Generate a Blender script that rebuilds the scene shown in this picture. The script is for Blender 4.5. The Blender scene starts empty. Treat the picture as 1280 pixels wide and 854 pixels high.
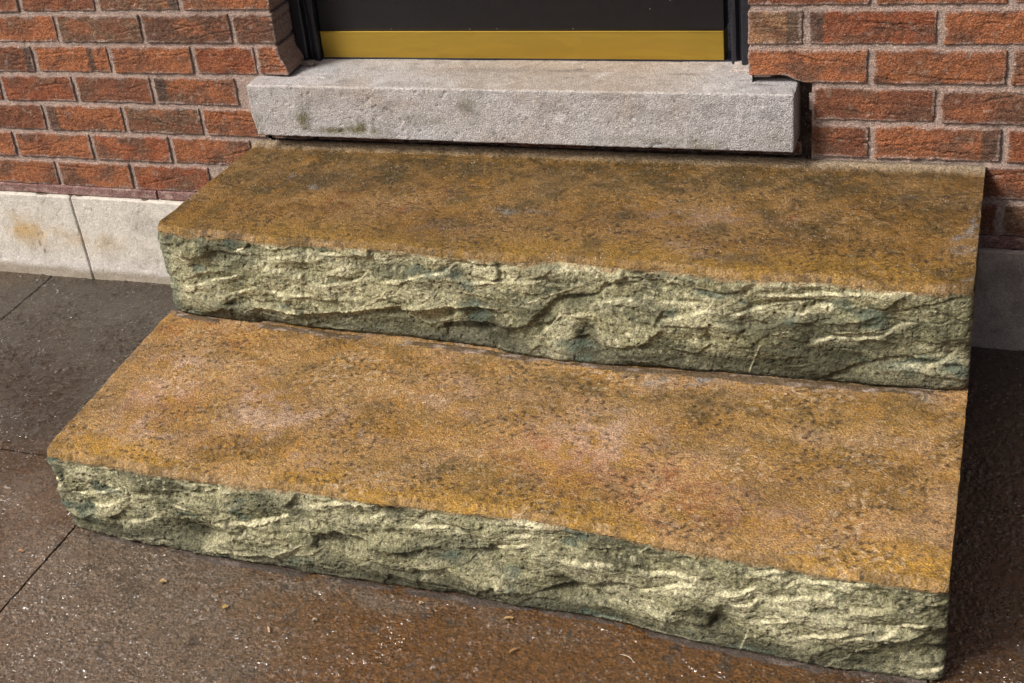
import bpy, math, random
import numpy as np
from mathutils import Matrix, Vector
random.seed(4); rng = np.random.default_rng(7)
S = bpy.context.scene
COL = S.collection

# ------------------------------------------------------------------ camera
Q = dict(Cx=1.3091, Cy=-2.3411, Cz=1.222, yaw=0.4947, pit=-0.4712, rol=-0.1667, f=1779.8732, cx=416.7699, cy=322.873)
def cam_axes():
    cy, sy = math.cos(Q['yaw']), math.sin(Q['yaw']); cp, sp = math.cos(Q['pit']), math.sin(Q['pit'])
    f = np.array([-sy*cp, cy*cp, sp]); r = np.array([cy, sy, 0.0]); u = np.cross(r, f)
    cr, sr = math.cos(Q['rol']), math.sin(Q['rol'])
    return r*cr + u*sr, -r*sr + u*cr, f
R_, U_, F_ = cam_axes(); C_ = np.array([Q['Cx'], Q['Cy'], Q['Cz']])
cam = bpy.data.cameras.new('camera'); co = bpy.data.objects.new('camera', cam); COL.objects.link(co)
m = Matrix.Identity(4)
for i in range(3):
    m[i][0] = R_[i]; m[i][1] = U_[i]; m[i][2] = -F_[i]; m[i][3] = C_[i]
co.matrix_world = m
cam.sensor_width = 36; cam.lens = Q['f']*36/1280
cam.shift_x = (640-Q['cx'])/1280; cam.shift_y = (Q['cy']-427)/1280
cam.clip_start = .05; cam.clip_end = 500
S.camera = co
S.render.resolution_x = 1024; S.render.resolution_y = 683

# ------------------------------------------------------------------ world, sun, exposure
SUN_DIR = Vector((0.52, 0.50, -0.72)).normalized()      # the way the light travels
w = bpy.data.worlds.new('World'); S.world = w; w.use_nodes = True
nt = w.node_tree; bg = nt.nodes['Background']; sky = nt.nodes.new('ShaderNodeTexSky')
sky.sky_type = 'NISHITA'; sky.sun_disc = False
sky.sun_elevation = math.asin(-SUN_DIR.z)
sky.sun_rotation = math.atan2(-SUN_DIR.x, -SUN_DIR.y)
sky.air_density = 0.35; sky.dust_density = 8.0; sky.ozone_density = 0.0
nt.links.new(sky.outputs[0], bg.inputs[0]); bg.inputs[1].default_value = 0.085
sl = bpy.data.lights.new('sun', 'SUN'); sl.energy = 3.1; sl.angle = math.radians(13); sl.color = (1, .95, .88)
so = bpy.data.objects.new('sun', sl); COL.objects.link(so)
so.rotation_euler = SUN_DIR.to_track_quat('-Z', 'Y').to_euler()
S.view_settings.view_transform = 'Standard'; S.view_settings.look = 'None'
S.view_settings.exposure = 0.15; S.view_settings.gamma = 1.0

# ------------------------------------------------------------------ helpers: measuring
def at(px, py, axis, val):
    """point of the photograph -> point of the plane axis=val"""
    d = (px-Q['cx'])/Q['f']*R_ - (py-Q['cy'])/Q['f']*U_ + F_
    t = (val-C_[axis])/d[axis]
    return C_ + t*d
def trace(pts, axis, val):
    return np.array([at(a, b, axis, val) for a, b in pts])

# ------------------------------------------------------------------ helpers: noise
_perm = np.random.RandomState(3).permutation(256); _perm = np.concatenate([_perm, _perm, _perm])
_g3 = np.random.RandomState(5).normal(size=(256, 3)); _g3 /= np.linalg.norm(_g3, axis=1)[:, None]
def perlin(x, y, z=0.0):
    x, y, z = np.broadcast_arrays(np.asarray(x, float), np.asarray(y, float), np.asarray(z, float))
    xi, yi, zi = np.floor(x).astype(int), np.floor(y).astype(int), np.floor(z).astype(int)
    xf, yf, zf = x-xi, y-yi, z-zi
    fade = lambda t: t*t*t*(t*(t*6-15)+10)
    u, v, w_ = fade(xf), fade(yf), fade(zf)
    out = 0
    flat = np.all(zf == 0)
    for dz in ((0,) if flat else (0, 1)):
        for dy in (0, 1):
            for dx in (0, 1):
                h = _perm[_perm[_perm[(xi+dx) & 255] + ((yi+dy) & 255)] + ((zi+dz) & 255)]
                g = _g3[h]
                dot = g[..., 0]*(xf-dx) + g[..., 1]*(yf-dy) + g[..., 2]*(zf-dz)
                wt = (u if dx else 1-u)*(v if dy else 1-v)*(1 if flat else (w_ if dz else 1-w_))
                out = out + wt*dot
    return out*1.5
def fbm(x, y, z=0.0, o=4, gain=.5, seed=0):
    s = 0; a = 1; n = 0
    for k in range(o):
        s = s + a*perlin(x*2**k+seed*17.3+k*5.1, y*2**k-seed*9.7+k*3.3, (np.asarray(z)*2**k + seed*3) if np.ndim(z) else float(seed*3+k))
        n += a; a *= gain
    return s/n*1.4
def sst(a, b, x):
    t = np.clip((x-a)/(b-a), 0, 1); return t*t*(3-2*t)
def mixc(c, d, f):
    f = np.clip(f, 0, 1)[..., None]; return c*(1-f) + np.asarray(d)*f

# ------------------------------------------------------------------ helpers: meshes
def tag(o, label=None, cat=None, group=None, kind=None):
    if label: o['label'] = label
    if cat: o['category'] = cat
    if group: o['group'] = group
    if kind: o['kind'] = kind
    return o
def empty(name, loc=(0, 0, 0)):
    o = bpy.data.objects.new(name, None); COL.objects.link(o); o.location = loc; o.empty_display_size = .05
    return o
def mesh(name, V, Fq, mat, parent=None, col=None, smooth=True):
    V = np.asarray(V, np.float32).reshape(-1, 3); Fq = np.asarray(Fq, np.int32)
    me = bpy.data.meshes.new(name)
    nf, k = Fq.shape
    me.vertices.add(len(V)); me.vertices.foreach_set('co', V.ravel())
    me.loops.add(nf*k); me.loops.foreach_set('vertex_index', Fq.ravel())
    me.polygons.add(nf); me.polygons.foreach_set('loop_start', np.arange(nf, dtype=np.int32)*k)
    me.polygons.foreach_set('use_smooth', np.full(nf, smooth))
    me.update(calc_edges=True)
    if col is not None:
        c = np.ones((len(V), 4), np.float32); c[:, :3] = np.clip(np.asarray(col).reshape(-1, 3), 0, 1)
        at_ = me.color_attributes.new('Col', 'FLOAT_COLOR', 'POINT'); at_.data.foreach_set('color', c.ravel())
    me.materials.append(mat)
    o = bpy.data.objects.new(name, me); COL.objects.link(o)
    if parent: o.parent = parent; o.matrix_parent_inverse = parent.matrix_basis.inverted()
    return o
def gridf(nr, nc, flip=False):
    i = np.arange((nr-1)*(nc-1)); r = i//(nc-1); c = i % (nc-1); a = r*nc+c
    f = np.stack([a, a+1, a+nc+1, a+nc], 1)
    return f[:, ::-1] if flip else f
def rbox(lo, hi, step, r, disp=None, colf=None, skip=(), warp=None):
    """box as fine grids on each face, edges rounded by r, pushed along its normals by disp(P, N)"""
    lo = np.array(lo, float); hi = np.array(hi, float); Vs = []; Fs = []; n0 = 0
    for ax in range(3):
        for sgn in (-1, 1):
            if (ax, sgn) in skip: continue
            a, b = [k for k in range(3) if k != ax]
            st = step if np.isscalar(step) else step[ax]
            def ticks(l, h):
                n = max(2, int(round((h-l)/st))); t = np.linspace(0, 1, n+1)*(h-l)+l
                rr = min(r, (h-l)*.45)
                return np.unique(np.concatenate([t, l+rr*np.array([.3, .65, 1]), h-rr*np.array([.3, .65, 1])]).round(6))
            ta, tb = ticks(lo[a], hi[a]), ticks(lo[b], hi[b])
            A, B = np.meshgrid(ta, tb)
            P = np.zeros(A.shape+(3,)); P[..., a] = A; P[..., b] = B; P[..., ax] = hi[ax] if sgn > 0 else lo[ax]
            N = np.zeros_like(P); N[..., ax] = sgn
            inner = np.clip(P, np.minimum(lo+r, (lo+hi)/2), np.maximum(hi-r, (lo+hi)/2)); d = P-inner
            ln = np.linalg.norm(d, axis=-1, keepdims=True); N2 = np.where(ln > 1e-9, d/np.maximum(ln, 1e-9), N)
            P = inner + N2*r
            Vs.append((P.reshape(-1, 3), N2.reshape(-1, 3)))
            flip = (sgn < 0) if ax != 1 else (sgn > 0)
            Fs.append(gridf(len(tb), len(ta), flip)+n0); n0 += A.size
    P = np.concatenate([v[0] for v in Vs]); N = np.concatenate([v[1] for v in Vs]); Fq = np.concatenate(Fs)
    key = (P*1e5).round().astype(np.int64); _, first, inv = np.unique(key, axis=0, return_index=True, return_inverse=True)
    inv = inv.reshape(-1); P, N = P[first], N[first]; Fq = inv[Fq]
    P0 = P.copy()
    if warp is not None: P = warp(P)
    if disp is not None: P = P + N*disp(P0)[:, None]
    c = colf(P0, N) if colf is not None else None
    return P, Fq, c
def tube(pts, rad, n=6):
    pts = np.array(pts, float); V = []; k = len(pts)
    rad = np.broadcast_to(np.asarray(rad, float), (k,))
    for i in range(k):
        t = pts[min(i+1, k-1)]-pts[max(i-1, 0)]; t /= np.linalg.norm(t)+1e-12
        a = np.cross(t, (0, 0, 1.0)); 
        if np.linalg.norm(a) < 1e-3: a = np.array((1.0, 0, 0))
        a /= np.linalg.norm(a); b = np.cross(a, t)
        for j in range(n):
            an = 2*math.pi*j/n; V.append(pts[i]+rad[i]*(a*math.cos(an)+b*math.sin(an)))
    Fq = [(i*n+j, i*n+(j+1) % n, (i+1)*n+(j+1) % n, (i+1)*n+j) for i in range(k-1) for j in range(n)]
    return np.array(V), np.array(Fq)

# ------------------------------------------------------------------ materials
def material(name, base=None, rough=.8, grain=(400, .35), grain2=None, bump=(500, .4, .001), bump2=None, spec=.5,
             metal=0.0, rough_var=None, specks=None, flecks=None, aniso=None, coat=0.0):
    """base None = the surface's own colour painted per point (attribute Col)"""
    M = bpy.data.materials.new(name); M.use_nodes = True; T = M.node_tree; N = T.nodes; L = T.links
    bs = N['Principled BSDF']
    tc = N.new('ShaderNodeTexCoord'); vec = tc.outputs['Object']
    if aniso:
        mp = N.new('ShaderNodeMapping'); mp.inputs['Scale'].default_value = aniso; L.new(vec, mp.inputs[0]); vec = mp.outputs[0]
    def noise(sc, det=3, ro=.6, v=None):
        n = N.new('ShaderNodeTexNoise'); n.inputs['Scale'].default_value = sc; n.inputs['Detail'].default_value = det
        n.inputs['Roughness'].default_value = ro; L.new(v or vec, n.inputs['Vector']); return n.outputs['Fac']
    def ramp(fac, a, b, lo, hi):
        r = N.new('ShaderNodeMapRange'); r.inputs[1].default_value = a; r.inputs[2].default_value = b
        r.inputs[3].default_value = lo; r.inputs[4].default_value = hi; L.new(fac, r.inputs[0]); return r.outputs[0]
    if base is None:
        at_ = N.new('ShaderNodeAttribute'); at_.attribute_name = 'Col'; c = at_.outputs['Color']
    else:
        rg = N.new('ShaderNodeRGB'); rg.outputs[0].default_value = (*base, 1); c = rg.outputs[0]
    def mul(c, fac):
        v = N.new('ShaderNodeVectorMath'); v.operation = 'SCALE'; L.new(c, v.inputs[0]); L.new(fac, v.inputs['Scale']); return v.outputs[0]
    gv = N.new('ShaderNodeTexVoronoi'); gv.inputs['Scale'].default_value = grain[0]; L.new(vec, gv.inputs['Vector'])
    gs = N.new('ShaderNodeSeparateColor'); L.new(gv.outputs['Color'], gs.inputs[0])
    c = mul(c, ramp(gs.outputs[0], 0, 1, 1-grain[1], 1+grain[1]))
    c = mul(c, ramp(noise(grain[0]*.55, 4, .8), .3, .7, 1-grain[1]*.6, 1+grain[1]*.6))
    if grain2: g2 = noise(grain2[0], 4, .6); c = mul(c, ramp(g2, .3, .7, 1-grain2[1], 1+grain2[1]))
    def mixto(c, fac, colr):
        mx = N.new('ShaderNodeMix'); mx.data_type = 'RGBA'; L.new(fac, mx.inputs[0]); L.new(c, mx.inputs[6]); mx.inputs[7].default_value = (*colr, 1); return mx.outputs[2]
    for sp in (specks, flecks):
        if sp:                                              # (scale, size, colour, share of cells, strength)
            v = N.new('ShaderNodeTexVoronoi'); v.inputs['Scale'].default_value = sp[0]; L.new(vec, v.inputs['Vector'])
            near = ramp(v.outputs['Distance'], sp[1], sp[1]*.6, 0, 1)
            sx = N.new('ShaderNodeSeparateColor'); L.new(v.outputs['Color'], sx.inputs[0])
            pick = ramp(sx.outputs[0], sp[3], sp[3]-.02, 0, sp[4] if len(sp) > 4 else 1)
            mm = N.new('ShaderNodeMath'); mm.operation = 'MULTIPLY'; L.new(near, mm.inputs[0]); L.new(pick, mm.inputs[1])
            fac = mm.outputs[0]
            if len(sp) > 5:                                 # gathered in drifts rather than even
                m2 = N.new('ShaderNodeMath'); m2.operation = 'MULTIPLY'; L.new(fac, m2.inputs[0]); L.new(ramp(noise(sp[5], 4, .7), .42, .62, .12, 1), m2.inputs[1]); fac = m2.outputs[0]
            c = mixto(c, fac, sp[2])
    L.new(c, bs.inputs['Base Color'])
    bs.inputs['Metallic'].default_value = metal
    bs.inputs['Specular IOR Level'].default_value = spec
    bs.inputs['Coat Weight'].default_value = coat; bs.inputs['Coat IOR'].default_value = 1.6
    if rough_var:
        L.new(ramp(noise(rough_var[0], 3), .35, .65, rough_var[1], rough_var[2]), bs.inputs['Roughness'])
    else: bs.inputs['Roughness'].default_value = rough
    prev = None
    for bp in (bump2, bump):
        if bp:
            b = N.new('ShaderNodeBump'); b.inputs['Strength'].default_value = bp[1]; b.inputs['Distance'].default_value = bp[2]
            hn = noise(bp[0], 5, .75)
            if bp is bump:
                vv = N.new('ShaderNodeTexVoronoi'); vv.inputs['Scale'].default_value = bp[0]*.8; L.new(vec, vv.inputs['Vector'])
                ad = N.new('ShaderNodeMath'); ad.operation = 'MULTIPLY_ADD'; L.new(vv.outputs['Distance'], ad.inputs[0]); ad.inputs[1].default_value = -.6; L.new(hn, ad.inputs[2]); hn = ad.outputs[0]
            L.new(hn, b.inputs['Height'])
            if prev: L.new(prev, b.inputs['Normal'])
            prev = b.outputs[0]
    if prev:
        L.new(prev, bs.inputs['Normal'])
        if coat:                                            # the film of water lies smoother than the stone under it
            b = N.new('ShaderNodeBump'); b.inputs['Strength'].default_value = 1.0; b.inputs['Distance'].default_value = .013
            L.new(noise(120, 1.2, .6), b.inputs['Height']); L.new(ramp(noise(8, 6, .8), .38, .62, .10, 1.0), b.inputs['Strength']); L.new(b.outputs[0], bs.inputs['Coat Normal']); bs.inputs['Coat Roughness'].default_value = .07
    return M
M_tread = material('stained_concrete_tread', None, .6, (460, .36), (150, .2), (400, 1.0, .0024), (120, .6, .004), spec=.5,
                   specks=(250, .34, (.70, .57, .42), .22, .75, 16), flecks=(230, .40, (.045, .028, .010), .22, .85, 26), rough_var=(60, .34, .62))
M_rock = material('rock_faced_riser', None, .7, (520, .42), (130, .22), (420, .9, .0018), (190, .6, .003), spec=.35, flecks=(260, .34, (.04, .04, .025), .10, .7))
M_brick = material('clay_brick', None, .82, (560, .45), (170, .2), (430, 1.0, .0022), (170, .6, .0025), spec=.3,
                   specks=(330, .30, (.62, .48, .38), .09, .7), flecks=(280, .3, (.06, .03, .02), .08, .7))
M_mortar = material('mortar', None, .9, (520, .4), (90, .12), (430, 1.0, .002), spec=.25, specks=(380, .34, (.75, .66, .60), .13, .7))
M_sill = material('limestone_sill', None, .85, (560, .26), (120, .12), (450, 1.0, .0020), spec=.3, specks=(300, .28, (.11, .10, .095), .10, .75),
                  flecks=(360, .36, (.85, .83, .80), .20, .7))
M_found = material('foundation_concrete', None, .85, (420, .18), (60, .08), (380, .8, .0014), spec=.3, specks=(190, .22, (.10, .08, .06), .16, .85))
M_ground = material('wet_paving', None, .4, (330, .45), (110, .3), (230, .9, .0060), (110, .8, .010), spec=.8, rough_var=(25, .14, .4),
                    specks=(170, .36, (.60, .57, .56), .17, .85, 13), flecks=(150, .36, (.03, .018, .010), .10, .8, 20), coat=.8)  # pale specks: mineral grains, also painted in for wet glints
M_bead = material('cement_fillet', None, .6, (400, .4), None, (400, .9, .002), spec=.5)
M_door = material('black_painted_door', (.0065, .006, .0075), .45, (60, .15), None, (300, .15, .0004), spec=.4, specks=(55, .055, (.5, .5, .5), .22, .8))
M_frame = material('black_painted_frame', (.012, .013, .02), .42, (200, .3), None, (220, .4, .001), spec=.5, specks=(160, .15, (.25, .25, .27), .05, .6))
M_brass = material('brass_plate', (.46, .31, .05), .40, (14, .05), (700, .03), (900, .1, .0002), metal=.75, aniso=(1, 1, 6))
M_debris = material('debris', None, .85, (300, .3), None, (600, .5, .001))

# ------------------------------------------------------------------ dimensions
P, CO, H, FF = .2032, .0677, .097, .199
JT = .0050                                              # half a joint
W = .8999; ZG = -.2183; ZU = .1273; ZL = -.0576; SIT, SIB = .2722, .1648
def gz(x, y):
    return ZG + .0095*np.clip(np.asarray(x)-.37, -1.3, 1.3)*(1-sst(0, .84, -np.asarray(y)))

# ================================================================== ground
road = rbox((-40, -40, -.6), (40, 12, ZG-.034), 20, .001, skip=((2, -1),))
ground = mesh('ground', road[0], road[1], M_ground, None, np.tile((.06, .04, .028), (len(road[0]), 1)))
tag(ground, kind='structure')

MAUVE = np.array((.30, .235, .185)); DARKB = np.array((.046, .028, .009)); SLATE = np.array((.10, .10, .095))
def blobs(x, y, lst, axis=2, val=ZG):
    """sum of soft spots given by photo position and radius in metres (rx, ry)"""
    s = 0
    for px, py, rx, ry, a in lst:
        c = at(px, py, axis, val); u = (x-c[0])/rx; v = ((y if axis == 2 else y)-(c[1] if axis == 2 else c[2]))/ry
        s = s + a*np.exp(-(u*u+v*v))
    return s
def ground_col(Pn):
    x, y = Pn[:, 0], Pn[:, 1]
    wx = x+.05*fbm(x*7, y*7, seed=1); wy = y+.05*fbm(x*7, y*7, seed=2)
    n1 = fbm(x*9, y*9, seed=3, o=5); n2 = fbm(x*28, y*28, seed=4, o=4)
    mauve = blobs(wx, wy, [(60, 800, .20, .22, 1.1), (20, 700, .12, .10, .7), (200, 790, .18, .16, .8), (150, 700, .16, .05, .7), (30, 620, .10, .07, .6),
                           (430, 740, .14, .028, .7), (560, 763, .2, .02, .5), (300, 830, .12, .12, .35), (230, 700, .14, .025, .6)])
    dark = blobs(wx, wy, [(60, 420, .42, .27, 1.6), (150, 380, .3, .12, 1.0), (40, 520, .2, .10, .7), (1260, 600, .22, .5, .85)]) + .35*sst(.3, .6, n1)  # the spot right of the steps paints their shadow into the colour
    rust = blobs(wx, wy, [(600, 850, .5, .22, .7), (300, 740, .16, .06, .6), (40, 640, .06, .04, .4), (1230, 800, .1, .3, .4), (400, 800, .16, .14, .9), (350, 700, .10, .06, .6), (560, 820, .2, .14, .9), (750, 830, .2, .14, .7), (900, 850, .2, .1, .6), (130, 690, .05, .05, .3), (30, 355, .2, .05, .3)])
    c = np.tile((.15, .085, .042), (len(x), 1))
    c = mixc(c, (.25, .12, .03), rust*(.8+.5*n1)); c = mixc(c, MAUVE, mauve*(.9+.7*n2+.3*n1))
    c = mixc(c, DARKB, dark); c = mixc(c, SLATE, sst(.30, .55, n2)*.6)
    peb = sst(.16, .34, fbm(x*105, y*105, seed=12, o=2))*sst(-.25, .3, fbm(x*6, y*6, seed=13, o=3))
    c = mixc(c, (.40, .37, .35), peb*(.25+.5*np.clip(mauve, 0, 1))*(1-.6*np.clip(dark, 0, 1)))
    c = mixc(c, (.02, .013, .008), sst(.16, .34, -fbm(x*95, y*95, seed=14, o=2))*.3)
    c = mixc(c, (.02, .013, .008), sst(.35, .6, fbm(x*16, y*16, seed=8, o=5))*.45)
    return c*np.array((.76, .70, .60))
pave = tag(empty('paving', (0, 0, ZG)), kind='structure')
jx = [-2.0, -1.29, -.69, -.087, 1.30+.62]
jy = [.30, -.658, -1.262, -1.87]
def slab(x0, x1, y0, y1, fine):
    st = .0042 if fine else .03
    g = .0018
    tx = np.linspace(x0+g, x1-g, int((x1-x0)/st)+2); ty = np.linspace(y0+g, y1-g, int((y1-y0)/st)+2)
    if x1 > 1.5 and fine:                                # finest where the slab is seen in front of the steps
        tx = np.concatenate([np.arange(x0+g, 1.40, .0030), np.linspace(1.41, x1-g, 60)])
        ty = np.concatenate([np.arange(y0+g, -.83, .0030), np.linspace(-.82, y1-g, 130)])
    elif fine:
        tx = np.linspace(x0+g, x1-g, int((x1-x0)/.0034)+2); ty = np.linspace(y0+g, y1-g, int((y1-y0)/.0034)+2)
    nx, ny = len(tx), len(ty); X, Y = np.meshgrid(tx, ty)
    e = np.minimum(np.minimum(X-x0, x1-X), np.minimum(Y-y0, y1-Y))-g
    Z = gz(X, Y)+.0022*fbm(X*5, Y*5, seed=6)+.0014*fbm(X*45, Y*45, seed=7, o=4)*(1+.8*fbm(X*9, Y*9, seed=9)) - .0008*np.clip(1-e/.005, 0, 1)**2
    # scattered little raised pebbly grains
    gr = np.clip(fbm(X*105, Y*105, seed=12, o=2)-.16, 0, .5)*sst(-.25, .3, fbm(X*6, Y*6, seed=13, o=3)); Z = Z+.007*gr
    if fine:                                             # the short crack near the foot of the step
        for pts in ([(381, 729), (390, 738), (399, 742), (407, 757)],):
            t = trace(pts, 2, ZG)
            yc = np.interp(X, t[:, 0], t[:, 1]); on = (X > t[0, 0]) & (X < t[-1, 0])
            Z = Z-np.where(on, .003*np.exp(-((Y-yc)/.003)**2), 0)
    V = np.stack([X, Y, Z], -1).reshape(-1, 3)
    Fq = gridf(ny, nx)
    b = [np.arange(nx), np.arange(nx)*1+(ny-1)*nx, np.arange(ny)*nx, np.arange(ny)*nx+nx-1]
    allV = [V]; allF = [Fq]; n0 = len(V)
    for bi, idx in enumerate(b):
        topv = V[idx].copy(); lowv = topv.copy(); lowv[:, 2] -= .035; allV += [topv, lowv]; m0 = n0+len(idx)
        k = np.arange(len(idx)-1); f = np.stack([n0+k, n0+k+1, m0+k+1, m0+k], 1); allF.append(f if bi in (1, 2) else f[:, ::-1]); n0 += 2*len(idx)
    V = np.concatenate(allV)
    mesh('paving_slab', V, np.concatenate(allF), M_ground, pave, ground_col(V))
for i in range(len(jx)-1):
    for j in range(len(jy)-1):
        vis = (jx[i+1] > -.95) and (jy[j] > -1.4 or i >= 2) and jy[j] > -1.27
        if i == 3 and j in (0, 1):
            if j == 1: slab(jx[3], jx[4], -1.262, jy[0], True)   # one long slab lies under the steps
            continue
        slab(jx[i], jx[i+1], jy[j+1], jy[j], vis)
bed = rbox((jx[0], jy[-1], ZG-.05), (jx[-1], jy[0], ZG-.024), 3, .0005, skip=((2, -1),))
mesh('joint_filler', bed[0], bed[1], M_bead, pave, np.tile((.012, .009, .007), (len(bed[0]), 1)))

# ================================================================== brick wall
wall = empty('brick_wall', (0, 0, 0))
tag(wall, 'red brick house wall with pinkish mortar on both sides of the black door', 'wall')
MORT = np.array((.38, .295, .255))
CREAM = np.array((.50, .40, .33))
pal = {'r': (.27, .088, .042), 'o': (.32, .122, .055), 'b': (.20, .080, .045), 'd': (.135, .072, .048), 't': (.36, .21, .115), 'g': (.18, .110, .070)}
bseed = [0]
def brick(x0, x1, row, tone='o', ends='', depth=.09, y0=0.0, fine=1.0, z0=None, z1=None, special=None, smear=None):
    bseed[0] += 1; s = bseed[0]; rs = np.random.RandomState(s)
    z0 = row*CO+JT-.0005 if z0 is None else z0; z1 = (row+1)*CO-JT+.0005 if z1 is None else z1
    cx, cz = (x0+x1)/2, (z0+z1)/2
    off = s*3.7
    cracks = []
    for k in range(rs.randint(2, 5)):
        cracks.append((rs.uniform(x0, x1), rs.uniform(z0+.01, z1-.01), rs.uniform(.02, .09), rs.uniform(-.25, .25), rs.uniform(.7, 1.9)))
    tilt = rs.uniform(-.012, .012); push = rs.uniform(-.0012, .0012)
    def crackf(Pn):
        s_ = 0
        for (a, b, ln, sl_, am) in cracks:
            zc = b+sl_*(Pn[:, 0]-a)+.004*fbm(Pn[:, 0]*45+off, Pn[:, 0]*0, seed=2, o=3)
            fade = np.clip(1-np.abs(Pn[:, 0]-a)/ln, 0, 1)**.5
            d = (Pn[:, 2]-zc)
            s_ = s_ + am*fade*(-np.exp(-(d/.0011)**2)*1.6 + .6*np.exp(-((d+.003)/.003)**2))
        return s_
    def disp(Pn):
        x, z = Pn[:, 0], Pn[:, 2]; front = sst(y0+.012, y0+.002, Pn[:, 1])
        rough = .0014*fbm(x*90+off, z*110, Pn[:, 1]*90, o=3) + .0016*fbm(x*22, z*30+off, seed=3, o=3)
        wr = np.abs(fbm(x*40+off, z*75+off, seed=5, o=3)); wrinkle = -.0016*np.clip(.12-wr, 0, 1)/.12*sst(-.1, .3, fbm(x*9+off, z*12, seed=6))
        return rough+(wrinkle+(.0011*crackf(Pn))+tilt*(x-cx)*.3+push)*front
    base = np.array(pal[tone])*rs.uniform(.88, 1.12)
    def colf(Pn, N):
        x, z = Pn[:, 0], Pn[:, 2]
        n = fbm(x*14+off, z*22, seed=4, o=4); c = np.tile(base, (len(x), 1))
        c = mixc(c, np.array(pal['b']), sst(-.1, .4, n)*.8); c = mixc(c, np.array(pal['d']), sst(-.02, .4, fbm(x*13+off, z*20, seed=14, o=5))*.8); c = mixc(c, np.array(pal['o'])*1.12, sst(.05, .5, -n)*.6)
        c = mixc(c, pal['g'], sst(.15, .5, fbm(x*11+off, z*13+5, seed=8, o=3))*.55)
        c = mixc(c, CREAM*.8, sst(.42, .6, fbm(x*60+off, z*60, seed=9, o=2))*.35)
        for e in ends:
            xa = x0 if e in 'l' else x1; wdt = .022+.01*rs.rand()
            dd = np.abs(x-xa)+.003*fbm(x*30, z*40, seed=10); stripe = sst(wdt, wdt*.8, dd)
            if e == 'm': dd = np.abs(x-(x1-.045)); stripe = sst(.009, .006, dd)
            c = mixc(c, (.075, .058, .048), stripe*.75)
        ed = np.minimum(np.minimum(x-x0, x1-x), np.minimum(z-z0, z1-z))       # mortar smeared on the arrises
        c = mixc(c, MORT, sst(.006, .0, ed+.007*fbm(x*30+off, z*30, seed=11, o=3))*.7)
        if smear: c = mixc(c, MORT, sst(.012, .004, np.hypot((x-smear[0])*.6, z-smear[1]))*.9)
        c = c*(1-.4*np.clip(-crackf(Pn), 0, 1))[:, None]
        return c
    st = .0022/fine
    v, f, c = rbox((x0, y0, z0), (x1, y0+depth, z1), (.006, st, .006), .0026, disp, colf, skip=((1, 1),), warp=special)
    return mesh('brick', v, f, M_brick, wall, c)
def xs(row, pxs):
    return [at(p, {0: 217, 1: 184, 2: 149, 3: 112, 4: 74, 5: 35, 6: 6}[row] if p < 640 else {6: 6, 5: 33.5, 4: 82, 3: 134, 2: 182, 1: 235, 0: 277}[row], 1, 0)[0] for p in pxs]
left = {6: [224.5, 120, 23.7], 5: [289.5, 177, 71], 4: [241, 138, 42.7], 3: [297, 191, 94, 2.5], 2: [253, 155.6, 57.5], 1: [213.5, 116, 20.5], 0: [165, 73], 7: [], -1: []}
tonesL = {6: 'ogbr', 5: 'ddgo', 4: 'roob', 3: 'oobr', 2: 'ogob', 1: 'oroo', 0: 'rooo', 7: 'obro'}
endsL = {(5, 2): '', (4, 2): 'm', (4, 3): 'r', (3, 1): 'l', (3, 2): '', (2, 2): 'l', (6, 1): 'r', (3, 0): ''}
def bulge(Pn):       # corner brick broken away and swollen above the end of the sill
    Pn = Pn.copy(); t = sst(-.035, .0, Pn[:, 0])*sst(.322, .285, Pn[:, 2]); Pn[:, 0] += .017*t; Pn[:, 1] -= .004*t
    return Pn
for row in range(0, 8):
    if row == 7: js = [-H-P*k for k in range(0, 6)]
    else:
        js = xs(row, left[row])
        while js[-1] > -1.25: js.append(js[-1]-P)
    fin = 1.0
    last = {7: 0, 6: 0, 5: 0, 4: 0, 3: None, 2: -.061, 1: js[0]+P-2*JT, 0: js[0]+P-2*JT}[row]
    tn = tonesL[row]; k = 0
    if last is not None:
        if row == 4:
            brick(js[0]+JT, -.055, 4, 'r', '', fine=fin); brick(-.047, 0, 4, 'o', '', special=bulge, fine=1.3, z0=4*CO+.006)
        else: brick(js[0]+JT, last, row, tn[0], endsL.get((row, 0), ''), fine=fin, depth=.092)
    for k in range(len(js)-1):
        sm = None
        if row == 5 and k == 1: sm = (js[1]-.11, 6*CO-.004)
        brick(js[k+1]+JT, js[k]-JT, row, tn[(k+1) % len(tn)], endsL.get((row, k+1), ''), fine=fin, smear=sm)
right = {6: [1091, 1264], 5: [1007, 1175.6], 4: [1088, 1262], 3: [1173], 2: [1089, 1254.7], 1: [], 0: [1250]}
tonesR = {7: 'oor', 6: 'borb', 5: 'troo', 4: 'oort', 3: 'bbor', 2: 'borr', 1: 'bbor', 0: 'bgor'}
endsR = {(5, 0): 'r', (5, 1): 'l', (2, 1): 'r', (3, 1): 'r'}
def notch(Pn):       # underside spalled off over the end of the sill
    Pn = Pn.copy(); t = sst(.335, .27, Pn[:, 2])*(1-sst(.955, .992, Pn[:, 0])); Pn[:, 2] += .0125*t; return Pn
for row in range(0, 8):
    if row == 7: js = [W+H+P*k for k in range(6)]
    elif row == 1: js = [xs(3, [1173])[0]]
    else: js = xs(row, right[row])
    while js[-1] < 1.95: js.append(js[-1]+P)
    first = {7: W, 6: W, 5: W, 4: W, 3: 1.006, 2: 1.004, 1: js[0]-P+2*JT, 0: js[0]-P+2*JT}[row]
    tn = tonesR[row]
    brick(first, js[0]-JT, row, tn[0], endsR.get((row, 0), ''), special=notch if row == 4 else None, depth=.092)
    for k in range(len(js)-1):
        brick(js[k]+JT, js[k+1]-JT, row, tn[(k+1) % len(tn)], endsR.get((row, k+1), ''))
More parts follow.
